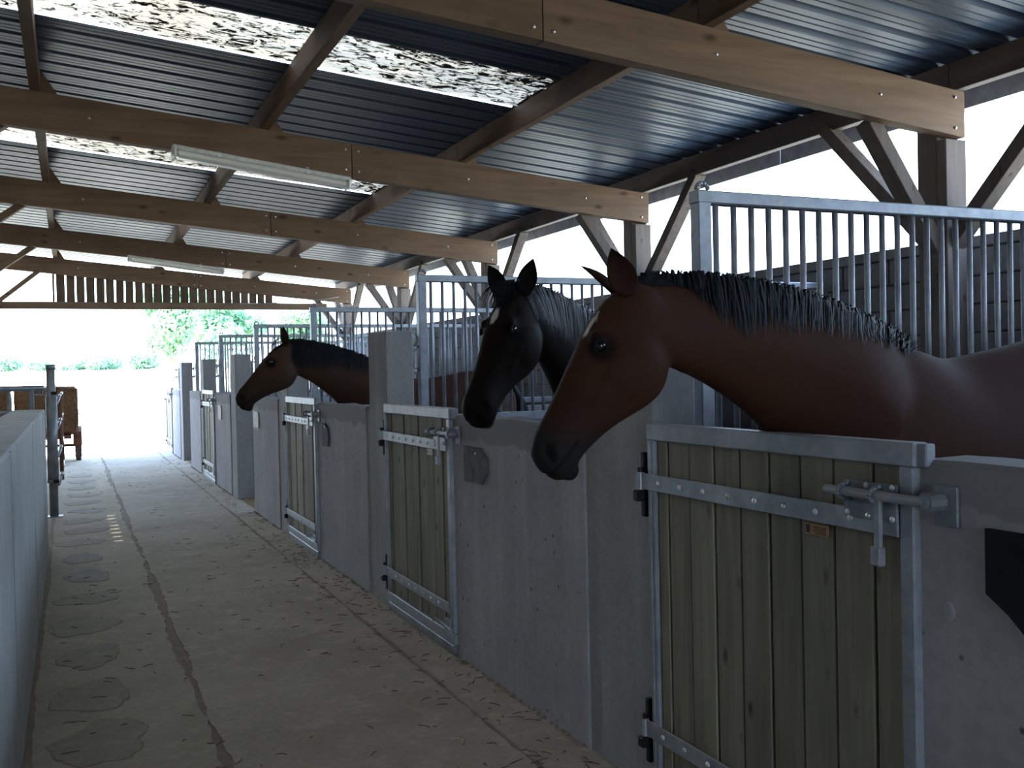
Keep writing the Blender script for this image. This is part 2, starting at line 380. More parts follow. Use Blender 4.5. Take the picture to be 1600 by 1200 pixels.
def bolt_me():
    bm = B(); cyl(bm, (0, -.006, 0), (0, .006, 0), .011, 8); ball(bm, (0, -.006, 0), .009, (1, .6, 1), 8); return mesh_of(bm, M['bolt'], True, 'bolt')
BOLT = bolt_me()
FL = ['timber roof frame across the stable overhead, behind the viewer', 'timber roof frame nearest the viewer, crossing above the large bay horse',
      'timber roof frame with the long strip lamp hung below it', 'timber roof frame between the two strip lamps', 'timber roof frame carrying the far strip lamp',
      'end roof frame with gable slats and a horizontal tie beam']
for i in range(-1, 5):
    y = T0 + TS * i
    f = empty('roof_frame', (XE, y, 0), FL[i + 1], 'roof frame', kind='structure')
    for a, b in ((XE, 2.412), (2.404, XL + .15)):
        bm = B(); prism(bm, [(a, y, zb(a)), (b, y, zb(b)), (b, y, zt(b)), (a, y, zt(a))], (0, .10, 0))
        rr = obj('rafter', bm, M['beam0'], f)
        bx = [(XE - .09, .05), (XE - .09, RH - .05), (XE - .75, RH / 2), (3.55, RH / 2)] if a == XE else []
        bx += [(2.47, .06), (2.47, RH - .06)] if a == XE else [(2.35, .06), (2.35, RH - .06), (.2, RH / 2)]
        for x, dz in bx: obj('bolt', None, None, rr, loc=(x, y - .002, zb(x) + dz), me=BOLT)
    bm = B(); box(bm, (XE - .155, y + .10, 0), (XE + .035, y + .27, zt(XE) - .02), .006); box(bm, (XE - .155, y + .02, 0), (XE + .035, y + .10, RB - .012), .005)
    obj('post', bm, M['grey2'], f)
    for sgn in (-1, 1):
        bm = B(); beam(bm, (XE - .05, y + .14 + sgn * .07, 2.38), (XE - .05, y + .14 + sgn * 1.12, zt(XE) + .03), .10, .12, (1, 0, 0)); obj('brace', bm, M['grey2'], f)
    bm = B(); beam(bm, (XE - .12, y + .15, 2.36), (XE - .72, y + .15, zb(XE - .72) + .02), .10, .13, (0, 1, 0)); obj('brace', bm, M['grey2'], f)
    # posts and struts on the high side
    bm = B(); box(bm, (-2.32, y + .10, 0), (-2.12, y + .27, zt(-2.2) - .02), .006); obj('post', bm, M['grey2'], f)
    if i < 4:
        bm = B(); beam(bm, (-2.15, y + .15, 2.42), (-.43, y + .15, zb(-.43) + .05), .08, .11, (0, 1, 0)); obj('brace', bm, M['beam0'], f)
    else:
        bm = B(); beam(bm, (-1.22, y + .05, 3.08), (-.47, y + .05, zb(-.47) + .05), .08, .085, (0, 1, 0)); obj('brace', bm, M['beam0'], f)
        bm = B(); prism(bm, [(-2.9, y + .01, 2.96), (5.05, y + .01, 2.975), (5.05, y + .01, 3.11), (-2.9, y + .01, 3.10)], (0, .08, 0)); obj('tie_beam', bm, M['beam0'], f)
        x = -.262; j = 0
        while x < 3.9:
            ww = .035 if j == 0 else .150 + random.uniform(-.008, .006)
            z0 = 3.02; z1 = zb(x) + .08; z1b = zb(x + ww) + .08
            bm = B(); prism(bm, [(x, y + .10, z0), (x + ww, y + .10, z0), (x + ww + random.uniform(-.006, .006), y + .10, z1b), (x + random.uniform(-.006, .006), y + .10, z1)], (0, .022, 0))
            obj('slat', bm, M['slat'], f); x += ww + (.03 if j < 10 else .018) + random.uniform(-.004, .004); j += 1

gt = empty('gutter', (6.12, 8, 3.45), 'pale metal gutter hung outside the eaves beam', 'gutter', kind='structure')
yy = YR0
while yy < YR1 - .1:
    bm = B(); y2 = min(YR1, yy + 3.0)
    prism(bm, [(6.02, yy + .004, 3.575), (6.02, yy + .004, 3.44), (6.13, yy + .004, 3.44), (6.15, yy + .004, 3.55), (6.14, yy + .004, 3.55), (6.12, yy + .004, 3.452), (6.03, yy + .004, 3.452), (6.03, yy + .004, 3.574)], (0, y2 - yy - .008, 0))
    obj('gutter_length', bm, M['galv'], gt); yy = y2

# ------------------------------------------------------------------ stall fronts
WH = 1.355
WLAB = ['concrete stall wall with the black slate, right of the big plank door', 'concrete stall wall between the dark horse and the bay horse, with a clipped slate',
        'concrete stall wall under the neck of the horse looking down the aisle, with curved slate', 'concrete stall wall with a pale slate, left of the small plank door',
        'concrete stall wall just past the fourth pillar, far down the aisle', 'bright concrete stall wall between the two doorless pillars',
        'last concrete stall wall before the sunlit yard']
for k in range(NK):
    y1 = LATCH[k]; y0 = HINGE[k - 1] + .53 if k else Y0
    bm = B()
    n = max(6, int((y1 - y0) / .12)); rr = random.Random(k)
    # top edge a little uneven
    rows = []
    for i in range(n + 1):
        y = y0 + (y1 - y0) * i / n; z = WH + rr.uniform(-.006, .006); z2 = WH + rr.uniform(-.006, .008)
        rows.append([bm.verts.new(p) for p in ((W, y, 0), (W, y, z - .012), (W + .012, y, z), (W + .165, y, z2), (W + .175, y, z2 - .012), (W + .175, y, 0))])
    for a, b in zip(rows[:-1], rows[1:]):
        for j in range(5): bm.faces.new((a[j], a[j + 1], b[j + 1], b[j]))
    bm.faces.new(rows[0]); bm.faces.new(rows[-1][::-1])
    o = tag(obj('stall_wall', bm, M['stall']), WLAB[k], 'wall')
    bm = B(); rr = random.Random(40 + k)
    for _ in range(int((y1 - max(y0, -1)) * 60)):
        y = rr.uniform(max(y0, -1), y1); s = rr.uniform(.003, .014)
        ball(bm, (W - rr.uniform(-.01, .02), y, s * .3), s, (1, 1.3, .7), 6)
    tag(obj('debris', bm, M['joint_and_base_shade'], o), kind='stuff')
    # recessed mortar fillet beside the pillar
bm = B(); box(bm, (0, 0, 0), (.20, .42, 1.885), .008); pst = mesh_of(bm, M['post'], name='pillar')
bm = B(); prism(bm, [(.012, 0, 0), (.012, .11, 0), (.165, .11, 0), (.165, 0, 0)], (0, 0, WH - .02)); fil = mesh_of(bm, M['post'], name='fillet')
PLAB = ['concrete pillar beside the big plank door, behind the bay horse\'s jaw', 'tall concrete pillar beside the second plank door', 'concrete pillar behind the jaw of the small horse',
        'bare concrete pillar of the doorless opening, in front of the small horse\'s muzzle', 'concrete pillar left of the far small plank door', 'brownish concrete pillar of the second doorless opening',
        'last concrete pillar against the sunlit yard']
for k in range(NK):
    o = tag(obj('concrete_pillar', None, None, None, loc=(W, HINGE[k], 0), me=pst), PLAB[k], 'pillar')
    if k < NK - 1: obj('mortar_fillet', None, None, o, loc=(W, HINGE[k] + .42, 0), me=fil)

# partitions and grilles
GLAB = ['galvanised bar grille behind the mane of the big bay horse', 'galvanised bar grille behind the dark horse\'s head', 'galvanised bar grille behind the neck of the small horse',
        'galvanised bar grille above the doorless fourth pillar', 'galvanised bar grille fifth along the row', 'galvanised bar grille sixth along the row', 'galvanised bar grille last along the row, before the trees']
HG = 2.277; GX0 = 2.2165; GX1 = 5.80; GZ0 = 1.26
bm = B(); cyl(bm, (0, 0, 0), (0, 0, HG - .05 - GZ0 - .04), .0125, 8); bar = mesh_of(bm, M['galv'], True, 'bar')
def make_grille(g):
    bm = B(); box(bm, (GX0, -.03, GZ0 - .05), (GX0 + .06, .03, HG - .008), .004); obj('end_post', bm, M['galv'], g)
    bm = B(); box(bm, (GX1 - .05, -.025, GZ0 - .05), (GX1, .025, HG - .052), .004); obj('end_post', bm, M['galv_dark'], g)
    bm = B(); box(bm, (GX0 - .005, -.032, HG - .05), (GX1, .032, HG), .005); tr = obj('top_rail', bm, M['galv'], g)
    bm = B(); tube(bm, [(GX0 + .01 + .028 * math.cos(a) + .028, 0, HG + .006 + .026 * math.sin(a)) for a in [i * math.pi / 6 for i in range(7)]], .009, 6); obj('lifting_eye', bm, M['galv_dark'], tr, True)
    bm = B(); box(bm, (GX0 + .06, -.02, GZ0 - .02), (GX1 - .05, .02, GZ0 + .04), .004); obj('bottom_rail', bm, M['galv'], g)
    n = 40
    for i in range(n): obj('bar', None, None, g, loc=(2.315 + i * .0855, 0, GZ0 + .04), me=bar)
    bm = B()
    for z in (1.62, 1.78): cyl(bm, (GX0 - .03, -.0, z), (GX0, 0, z), .010, 6); box(bm, (GX0 - .06, -.02, z - .03), (GX0 - .02, .02, z + .005), .003)
    cyl(bm, (GX0 - .04, 0, 1.60), (GX0 - .04, 0, 1.80), .008, 6)
    obj('latch_pin', bm, M['galv'], g, True); bm = B()
    tube(bm, [(GX0 - .04 + .035 * math.cos(a), -.005, 1.83 + .035 * math.sin(a)) for a in [i * math.pi / 5 for i in range(11)]], .005, 6)
    obj('latch_ring', bm, M['galv'], g, True)
    for z in (2.05, 2.18):
        bm = B(); box(bm, (GX1, -.015, z), (GX1 + .05, .015, z + .025), .003); obj('wall_bracket', bm, M['galv'], g)
g0 = empty('bar_grille', (0, 0, 0)); make_grille(g0)
for k in range(NK):
    g = g0 if k == 0 else copy_tree(g0)
    g.location = (0, D1 + k * S, 0); tag(g, GLAB[k], 'grille')
    bm = B(); box(bm, (W + .20, D1 + k * S - .06, 0), (5.86, D1 + k * S + .07, GZ0 - .052), .006)
    tag(obj('partition_wall', bm, M['post']), 'low concrete partition wall under the ' + ORD[k] + ' bar grille from the viewer', 'wall')

# ------------------------------------------------------------------ stall doors (local: hinge side at y=0, latch side at y=-1.265, aisle face x=0)
DW = 1.265; DH = 1.395; DX = 1.93
def make_door(label_mat):
    d = empty('stall_door', (0, 0, 0))
    bm = B(); box(bm, (0, -DW + .0, DH - .062), (.05, 0, DH), .004); obj('top_rail', bm, M['galv'], d)
    bm = B(); box(bm, (0, -DW, .06), (.05, 0, .125), .004); obj('bottom_rail', bm, M['galv'], d)
    bm = B(); box(bm, (0, -.05, .125), (.05, -.004, DH - .062), .004); box(bm, (-.004, -.028, .125), (0, -.024, DH - .064)); obj('stile', bm, M['galv'], d)
    bm = B(); box(bm, (0, -DW + .004, .125), (.05, -DW + .052, DH - .062), .004); box(bm, (.01, -DW - .03, DH - .06), (.045, -DW + .01, DH - .002), .004); obj('stile', bm, M['galv'], d)
    bm = B(); box(bm, (.004, -DW + .02, .0), (.09, -.01, .055), .004); obj('sill', bm, M['galv_dark'], d)
    # boards with small gaps
    y = -.052; ws = [.062, .132, .134, .134, .134, .138, .136, .14, .10]; tot = sum(ws); av = DW - .104
    for q, wd in enumerate(ws):
        wd = wd * av / tot; bm = B()
        off = (.0, .004, -.002, .003, 0, .005, .001, -.002, .003)[q]
        box(bm, (.014 + off, y - wd + .005, .125), (.036 + off, y - .005, DH - .062), .002); obj('plank', bm, M['plank'], d); y -= wd
    bm = B(); box(bm, (.043, -DW + .052, .125), (.048, -.05, DH - .062)); obj('gap_shade', bm, M['ink_and_gap_shade'], d)  # dark sheet added behind the boards so the gaps look shaded
    for z, short in ((1.18, 0), (.262, 0)):
        bm = B(); box(bm, (-.008, -DW + .05, z - .03), (.0, -.0, z + .03), .002); cyl(bm, (-.006, .035, z - .032), (-.006, .035, z + .032), .016, 10); box(bm, (-.010, 0, z - .03), (-.003, .035, z + .03))
        h = obj('strap_hinge', bm, M['galv'], d)
        for j in range(8):
            bm = B(); ball(bm, (-.009, -.09 - j * .137, z), .010, (.6, 1, 1), 8); obj('rivet', bm, M['bolt'], h, True)
        bm = B(); box(bm, (.002, .022, z - .135), (.026, .048, z + .105), .004); box(bm, (-.03, .018, z - .075), (.004, .055, z - .034), .006); cyl(bm, (-.006, .035, z - .06), (-.006, .035, z + .05), .010, 8)
        obj('hinge_hook', bm, M['black_iron'], d)
    bm = B(); box(bm, (-.012, -1.218, 1.185), (-.004, -1.03, 1.285), .002); lp = obj('latch_plate', bm, M['galv_dark'], d)
    bm = B(); cyl(bm, (-.034, -.985, 1.255), (-.034, -1.33, 1.255), .0135, 12)
    box(bm, (-.042, -1.19, 1.075), (-.030, -1.165, 1.26), .003); box(bm, (-.05, -1.195, 1.075), (-.026, -1.16, 1.125), .004); obj('slide_bolt', bm, M['galv'], d)
    bm = B()
    for yy in (-1.05, -1.165):
        tube(bm, [(-.010 - .044 * math.sin(a), yy, 1.255 + .022 * math.cos(a)) for a in [i * math.pi / 8 for i in range(9)]], .007, 6)
    obj('bolt_guide', bm, M['galv_dark'], d, True)
    for yy, zz in ((-1.045, 1.277), (-1.115, 1.275), (-1.205, 1.277), (-1.045, 1.198), (-1.205, 1.196), (-1.12, 1.196)):
        bm = B(); ball(bm, (-.014, yy, zz), .0085, (.6, 1, 1), 8); obj('rivet', bm, M['bolt'], lp, True)
    bm = B(); box(bm, (.012, -1.385, 1.195), (.022, -1.315, 1.295), .002); cyl(bm, (-.040, -1.335, 1.255), (.014, -1.335, 1.255), .024, 10); cyl(bm, (-.02, -1.335, 1.255), (-.046, -1.335, 1.255), .015, 8)
    obj('keeper', bm, M['galv_dark'], d)
    bm = B(); cyl(bm, (-.02, -1.12, .165), (-.02, -1.29, .155), .010, 8); box(bm, (-.012, -1.235, .13), (-.002, -1.15, .2), .002); tube(bm, [(-.02, -1.12, .165), (-.05, -1.10, .19), (-.055, -1.07, .17)], .007, 6)
    obj('foot_bolt', bm, M['galv'], d)
    bm = B(); box(bm, (.0085, -.945, 1.108), (.0125, -.845, 1.142), .001); lb = obj('maker_plate', bm, label_mat, d); tag(lb, 'small printed plate')
    bm = B()
    for j, (a, b) in enumerate(((1.131, .055), (1.125, .05), (1.119, .052), (1.113, .045))): box(bm, (.0078, -.935, a), (.0084, -.935 + b, a + .0025))
    box(bm, (.0078, -.868, 1.113), (.0084, -.852, 1.136)); obj('print', bm, M['ink_and_gap_shade'], lb)
    return d
DLAB = {0: 'large plank door with galvanised frame below the big bay horse\'s neck', 1: 'plank stall door beside the tall concrete pillar, under the dark horse\'s muzzle',
        2: 'narrow looking plank door under the small horse\'s neck', 4: 'small pale plank door beyond the bare fourth pillar', 6: 'last stall door at the sunlit end of the aisle'}
d0 = make_door(M['tag'])
for k in DLAB:
    d = d0 if k == 0 else copy_tree(d0)
    d.location = (DX, HINGE[k] - .004, 0); tag(d, DLAB[k], 'door')
    if k:
        for c in d.children:
            if c.name.startswith('maker_plate'): c.data = c.data.copy(); c.data.materials[0] = M['tag_pale']

# cast-in plug of mortar on the first wall
bm = B(); ball(bm, (W, 1.775, .985), .022, (.25, 1, 1.15), 12); obj('mortar_plug', bm, M['stall'], bpy.data.objects['stall_wall'], True)
# slates on the walls
def slate(name, pts, m, label, holes=True):
    bm = B(); prism(bm, [(W - .002, y, z) for y, z in pts], (-.014, 0, 0)); o = tag(obj(name, bm, m), label, 'slate')
    cy = sum(p[0] for p in pts) / len(pts); zt_ = max(p[1] for p in pts)
    bm = B(); cyl(bm, (W - .012, cy, zt_ - .03), (W - .022, cy, zt_ - .03), .007, 8); obj('nail', bm, M['bolt'], o)
slate('slate', [(1.652, 1.207), (1.20, 1.207), (1.20, .90), (1.46, .90), (1.59, 1.015), (1.652, 1.055)], M['slate'], 'large black slate with clipped corners beside the big plank door')
slate('slate', [(4.995, 1.197), (4.765, 1.197), (4.69, 1.15), (4.69, 1.07), (4.755, 1.008), (4.998, 1.006)], M['slate_mid'], 'grey slate with clipped corners under the dark horse\'s chin')
slate('slate', [(8.31, 1.19), (8.20, 1.19), (8.10, 1.14), (8.08, 1.08), (8.12, 1.0), (8.31, .995)], M['slate_mid'], 'grey rounded slate right of the small horse\'s door')
slate('slate', [(11.74, 1.195), (11.42, 1.185), (11.40, 1.09), (11.42, 1.0), (11.74, 1.005)], M['slate_pale'], 'pale slate on the wall under the small horse\'s muzzle')
slate('slate', [(14.75, 1.19), (14.45, 1.19), (14.42, 1.08), (14.45, .99), (14.75, 1.0)], M['slate_pale'], 'pale slate right of the small far door, past the fourth pillar')

# ------------------------------------------------------------------ strip lamps
def lamp(x0, x1, y, label, tilt, dz=0):
    l = empty('strip_lamp', ((x0 + x1) / 2, y, zb((x0 + x1) / 2)), label, 'lamp')
    def P(x, dz2=0): return V((x, y, zb((x0 + x1) / 2) - .045 + dz - tilt * (x - (x0 + x1) / 2) + dz2))
    bm = B(); beam(bm, P(x0, .02), P(x1, .02), .13, .04, bev=.008); obj('housing', bm, M['lampbody'], l)
    bm = B(); beam(bm, P(x0 + .03, -.03), P(x1 - .03, -.03), .125, .07, bev=.022); obj('diffuser', bm, M['diffuser'], l)
    for a in (x0, x1 - .035):
        bm = B(); beam(bm, P(a, -.015), P(a + .035, -.015), .138, .10, bev=.012); obj('end_cap', bm, M['lampbody'], l)
    for q in (.25, .75):
        x = x0 + (x1 - x0) * q; bm = B(); box(bm, (x - .012, y - .07, P(x).z + .0), (x + .012, y - .062, P(x).z + .03)); obj('clip', bm, M['bolt'], l)
        bm = B(); z = P(x).z + .035; box(bm, (x - .015, y - .02, z), (x + .015, y + .02, max(z + .02, zb(x) + .01))); obj('bracket', bm, M['galv_dark'], l)
lamp(.835, 2.36, 8.79, 'long white strip lamp nearer the viewer, under the second roof frame', .125, 0)
lamp(.885, 2.36, 16.79, 'small far white strip lamp under the fourth roof frame', .125, 0)
bm = B(); tube(bm, [(5.3, 20.84, 3.25), (4.6, 20.84, 3.14), (3.6, 20.85, 3.10), (2.9, 20.86, 3.075)], .008, 6)
tag(obj('cable', bm, M['cable'], smooth=True), 'thin grey cable slung across the end roof frame', 'cable')

# ------------------------------------------------------------------ galvanised post, gates
gp = empty('gate_post', (-.21, 12.75, 0), 'round galvanised post with brackets beyond the end of the low wall', 'post')
bm = B(); cyl(bm, (-.205, 12.75, 0), (-.205, 12.75, 1.78), .047, 16); cyl(bm, (-.205, 12.75, 1.73), (-.205, 12.75, 1.782), .053, 16); obj('pole', bm, M['galv_dark'], gp, True)
bm = B(); cyl(bm, (-.205, 12.75, .42), (-.205, 12.75, 1.42), .060, 16); cyl(bm, (-.205, 12.75, .40), (-.205, 12.75, .44), .066, 16); obj('sleeve', bm, M['galv_dark'], gp, True)
bm = B(); box(bm, (-.30, 12.66, 0), (-.11, 12.84, .012), .002); obj('foot_plate', bm, M['galv_dark'], gp)
for z in (1.45, .42):
    bm = B(); cyl(bm, (-.205, 12.68, z), (-.145, 12.68, z), .02, 8); obj('clamp_bolt', bm, M['black_iron'], gp)
g = empty('field_gate', (-.3, 12.9, 0), 'tubular galvanised gate seen over the low wall, in front of the hay', 'gate')
for z, rr in ((1.51, .033), (1.235, .020), (.95, .02), (.65, .02), (.3, .02)):
    bm = B(); cyl(bm, (-.28, 12.9, z), (-3.1, 12.9, z), rr, 10); obj('rail', bm, M['galv_dark'], g, True)
for x, rr in ((-.42, .032), (-.66, .018), (-1.2, .018), (-1.8, .018), (-2.5, .018), (-3.08, .03)):
    bm = B(); cyl(bm, (x, 12.9, .25), (x, 12.9, 1.50), rr, 10); obj('upright', bm, M['galv_dark'], g, True)
bm = B()
for x in (-.37, -.335, -.30): cyl(bm, (x, 12.9, 1.435), (x, 12.9, 1.48), .006, 6)
cyl(bm, (-.42, 12.9, 1.43), (-.27, 12.9, 1.43), .010, 6); obj('chain', bm, M['galv_dark'], g)
g = empty('side_gate', (-.12, 13.2, 0), 'open galvanised gate edge-on beside the round post', 'gate')
for z in (1.42, 1.13, .80, .47):
    bm = B(); tube(bm, [(-.15, 12.82, z - .10), (-.125, 13.0, z - .03), (-.115, 13.3, z), (-.11, 15.2, z)], .020, 8); obj('rail', bm, M['galv'], g, True)
for y in (13.3, 15.2):
    bm = B(); cyl(bm, (-.115, y, .38), (-.115, y, 1.44), .024, 10); obj('upright', bm, M['rust'], g, True)

# ------------------------------------------------------------------ hay and trailer
tr = empty('hay_trailer', (-.6, 21.5, 0), 'low rusty trailer carrying straw bales outside the stable end', 'trailer')
bm = B(); box(bm, (-2.9, 20.9, .46), (.0, 22.6, .53), .008); obj('deck', bm, M['rust'], tr)
bm = B(); cyl(bm, (-2.8, 21.55, .30), (.12, 21.55, .30), .028, 8); obj('axle', bm, M['rust'], tr)
for x in (-2.85, .12):
    bm = B(); cyl(bm, (x - .045, 21.55, .30), (x + .05, 21.55, .30), .30, 24); cyl(bm, (x - .055, 21.55, .30), (x + .06, 21.55, .30), .24, 24)
    wv = obj('wheel', bm, M['rubber'], tr); bm = B(); cyl(bm, (x - .06, 21.55, .30), (x + .065, 21.55, .30), .15, 18); obj('rim', bm, M['rust'], wv)
bm = B(); pts = []
for i in range(9):
    a = math.pi * i / 8; pts.append((.19, 21.55 - .36 * math.cos(a), .32 + .36 * math.sin(a)))
for i in range(8, -1, -1):
    a = math.pi * i / 8; pts.append((.19, 21.55 - .33 * math.cos(a), .32 + .33 * math.sin(a)))
prism(bm, pts, (-.16, 0, 0)); obj('mudguard', bm, M['rust'], tr)
bm = B(); box(bm, (-1.5, 20.6, .42), (-1.38, 21.0, .5), .006); cyl(bm, (-1.44, 20.75, .05), (-1.44, 20.75, .45), .03, 8); obj('drawbar', bm, M['rust'], tr)
def bale(x0, x1, y0, y1, z0, z1, label, seed):
    rr = random.Random(seed); bm = B(); box(bm, (x0, y0, z0), (x1, y1, z1), .05); bmesh.ops.subdivide_edges(bm, edges=bm.edges[:], cuts=7, use_grid_fill=True)
    for v in bm.verts: v.co += V((rr.uniform(-1, 1), rr.uniform(-1, 1), rr.uniform(-1, 1))) * .018
    for i in range(260):
        sx = rr.choice((0, 1, 2)); p = V((rr.uniform(x0, x1), rr.uniform(y0, y1), rr.uniform(z0 + .02, z1)))
        if sx == 0: p.y = y0
        elif sx == 1: p.x = x1
        else: p.z = z1
        q = p + V((rr.uniform(-.07, .07), rr.uniform(-.07, .03), rr.uniform(-.07, .07))); cyl(bm, p, q, .004, 3)
    o = tag(obj('straw_bale', bm, M['hay']), label, 'bale', 'bales on the trailer')
    for f_ in (.33, .67):
        b2 = B(); x = x0 + (x1 - x0) * f_; box(b2, (x - .004, y0 - .02, z0), (x + .004, y0 - .012, z1 + .01)); obj('twine', b2, M['ink_and_gap_shade'], o)
bale(-.98, .12, 21.0, 22.4, .535, 1.46, 'straw bale at the aisle end of the trailer, beside the round post', 1)
bale(-2.2, -1.09, 21.0, 22.4, .535, 1.475, 'straw bale seen behind the tubular gate', 2)

# ------------------------------------------------------------------ straw litter
rr = random.Random(21); bm = B(); bm2 = B()
for i in range(620):
    y = 3.3 + 18 * rr.random() ** 1.8 if i < 420 else rr.gauss(7.2, 1.6); side = rr.random()
    x = (1.93 - abs(rr.gauss(0, .22))) if side < .6 else rr.uniform(-.1, 1.8)
    if x < -.15: continue
    L = rr.uniform(.015, .075); a = rr.uniform(0, 3.14); d = V((math.cos(a), math.sin(a), 0)) * L; p = V((x, y, .004)); m_ = p + d * .5 + V((rr.uniform(-.01, .01), rr.uniform(-.01, .01), .004))
    b_ = bm2 if rr.random() < .16 else bm
    cyl(b_, p, m_, .0022, 4); cyl(b_, m_, p + d + V((0, 0, 0.001)), .002, 4)
tag(obj('straw_litter', bm, M['straw_bit']), 'dark bits of straw scattered on the aisle floor', 'straw', kind='stuff')
tag(obj('pale_straw', bm2, M['straw_pale']), 'pale bits of straw scattered on the aisle floor', 'straw', kind='stuff')

# ------------------------------------------------------------------ trees and hedge
def leaf_cloud(bm, c, rad, n, size, rr):
    for _ in range(n):
        while True:
            d = V((rr.gauss(0, 1), rr.gauss(0, 1), rr.gauss(0, 1)))
            if d.length > .1: break
        d.normalize(); k = rr.uniform(.55, 1.05)
        p = V(c) + V((d.x * rad[0], d.y * rad[1], d.z * rad[2])) * k
        u = V((rr.gauss(0, 1), rr.gauss(0, 1), rr.gauss(0, 1))).normalized(); v_ = u.orthogonal().normalized(); s = size * rr.uniform(.6, 1.3)
        q = [p + u * s, p + v_ * s * .55, p - u * s, p - v_ * s * .55]
        bm.faces.new([bm.verts.new(x) for x in q])
def tree(x, y, z, h, wd, label, seed, m, cl=9, n=420):
    rr = random.Random(seed); t_ = empty('tree', (x, y, z), label, 'tree', 'trees beyond the field')
    bm = B(); cyl(bm, (x, y, z - .2), (x, y, z + h * .45), .16, 8, .09)
    for _ in range(5):
        a = rr.uniform(0, 6.28); cyl(bm, (x, y, z + h * rr.uniform(.25, .42)), (x + math.cos(a) * wd * .3, y + math.sin(a) * wd * .3, z + h * rr.uniform(.55, .8)), .06, 6, .03)
    obj('trunk', bm, M['bark'], t_)
    bm = B()
    for _ in range(cl):
        a = rr.uniform(0, 6.28); q = rr.uniform(0, .36) * wd; hz = rr.uniform(.22, .84)
        leaf_cloud(bm, (x + math.cos(a) * q, y + math.sin(a) * q, z + h * hz), (wd * .24, wd * .24, h * .17), n, .19, rr)
    obj('crown', bm, m, t_)
tree(5.4, 60, 2.1, 5.0, 4.4, 'broad pale tree left of centre beyond the field', 1, M['leaf'], 12, 520)
tree(9.4, 66, 2.2, 5.0, 4.6, 'broad pale tree behind the far grilles', 2, M['leaf'], 12, 520)
tree(13.2, 60, 2.1, 3.6, 4.0, 'tree mostly hidden behind the small horse\'s grille', 3, M['leaf'], 9, 420)
tree(6.9, 52, 1.9, 2.1, 1.6, 'small dark green tree right behind the last pillar', 4, M['leaf2'], 8, 420)
def bush(x, y, z, h, wd, label, seed):
    rr = random.Random(seed); bm = B()
    for _ in range(5): leaf_cloud(bm, (x + rr.uniform(-.4, .4) * wd, y + rr.uniform(-.3, .3), z + h * rr.uniform(.3, .6)), (wd * .32, .6, h * .38), 330, .16, rr)
    o = tag(obj('hedge_bush', bm, M['leaf2']), label, 'bush', 'hedge bushes across the field')
    bm = B(); cyl(bm, (x, y, z - .2), (x, y, z + h * .5), .06, 6); obj('stem', bm, M['bark'], o)
HB = [(-3.9, 70, 1.35, 2.6, 'hedge bush at the frame edge, behind the hay'), (-1.4, 72, .95, 2.4, 'low hedge bush left of the round post'), (.6, 70, 1.0, 2.2, 'low hedge bush behind the top of the round post'),
      (2.4, 71, 1.25, 2.2, 'hedge bush right of the round post'), (4.0, 66, 1.3, 1.9, 'hedge bush in front of the broad pale tree'), (-6.6, 71, 1.3, 2.6, 'hedge bush beyond the frame edge')]
for i, (x, y, h, wd, lb) in enumerate(HB): bush(x, y, 2.1, h, wd, lb, 50 + i)

# ------------------------------------------------------------------ horses
def catmull(P, n):
    out = []; m = len(P)
    for i in range(m - 1):
        p0, p1, p2, p3 = P[max(0, i - 1)], P[i], P[i + 1], P[min(m - 1, i + 2)]
        for j in range(n):
            t_ = j / n
            out.append([.5 * (2 * b + (c - a) * t_ + (2 * a - 5 * b + 4 * c - d) * t_ * t_ + (3 * b - a - 3 * c + d) * t_ ** 3) for a, b, c, d in zip(p0, p1, p2, p3)])
    out.append(list(P[-1])); return out
def bez(a, b, c, d, t_):
    u = 1 - t_; return a * u ** 3 + b * (3 * u * u * t_) + c * (3 * u * t_ * t_) + d * t_ ** 3
def ring_pt(C, U, L, at, ab, wd, ph, p=.9, taper=.0):
    """point of an egg shaped ring: ph measured from the side (left) towards the top"""
    s, c = math.sin(ph), math.cos(ph)
    su = abs(s) ** p * (1 if s > 0 else -1); cu = abs(c) ** p * (1 if c > 0 else -1)
    return C + U * (su * (at if s > 0 else ab)) + L * (cu * wd * (1 - taper * max(0, s)))
def loft(bm, rings, n=28):
    prev = None; first = None
    for R in rings:
        C, U, L, at, ab, wd, p, tp = R
        vs = [bm.verts.new(ring_pt(C, U, L, at, ab, wd, 6.28318 * j / n, p, tp)) for j in range(n)]
        if prev:
            for j in range(n): bm.faces.new((prev[j], prev[(j + 1) % n], vs[(j + 1) % n], vs[j]))
        else: first = vs
        prev = vs
    bm.faces.new(first[::-1]); bm.faces.new(prev)
def sstep(a, b, x):
    t_ = min(1, max(0, (x - a) / (b - a))); return t_ * t_ * (3 - 2 * t_)
def lerp3(a, b, f): return tuple(x + (y - x) * f for x, y in zip(a, b))

TRUNK = [(-1.14, 1.42, 1.24, .05), (-1.08, 1.50, 1.02, .16), (-.95, 1.585, .90, .25), (-.75, 1.635, .86, .285), (-.5, 1.60, .84, .285), (-.25, 1.57, .83, .285),
         (-.08, 1.61, .84, .265), (.06, 1.625, .86, .25), (.17, 1.56, .88, .245), (.27, 1.45, .93, .225), (.34, 1.32, 1.0, .18), (.375, 1.22, 1.08, .10)]
HEAD = [(-.05, .025, -.09, .05), (-.015, .045, -.12, .068), (.03, .06, -.15, .080), (.08, .070, -.19, .090), (.13, .075, -.222, .097), (.18, .076, -.240, .101), (.23, .073, -.242, .101), (.28, .068, -.225, .095),
        (.33, .063, -.198, .085), (.38, .058, -.170, .075), (.43, .054, -.148, .068), (.48, .051, -.132, .066), (.52, .050, -.122, .069), (.56, .046, -.118, .072), (.595, .034, -.118, .068), (.62, .008, -.108, .058), (.638, -.03, -.085, .034)]

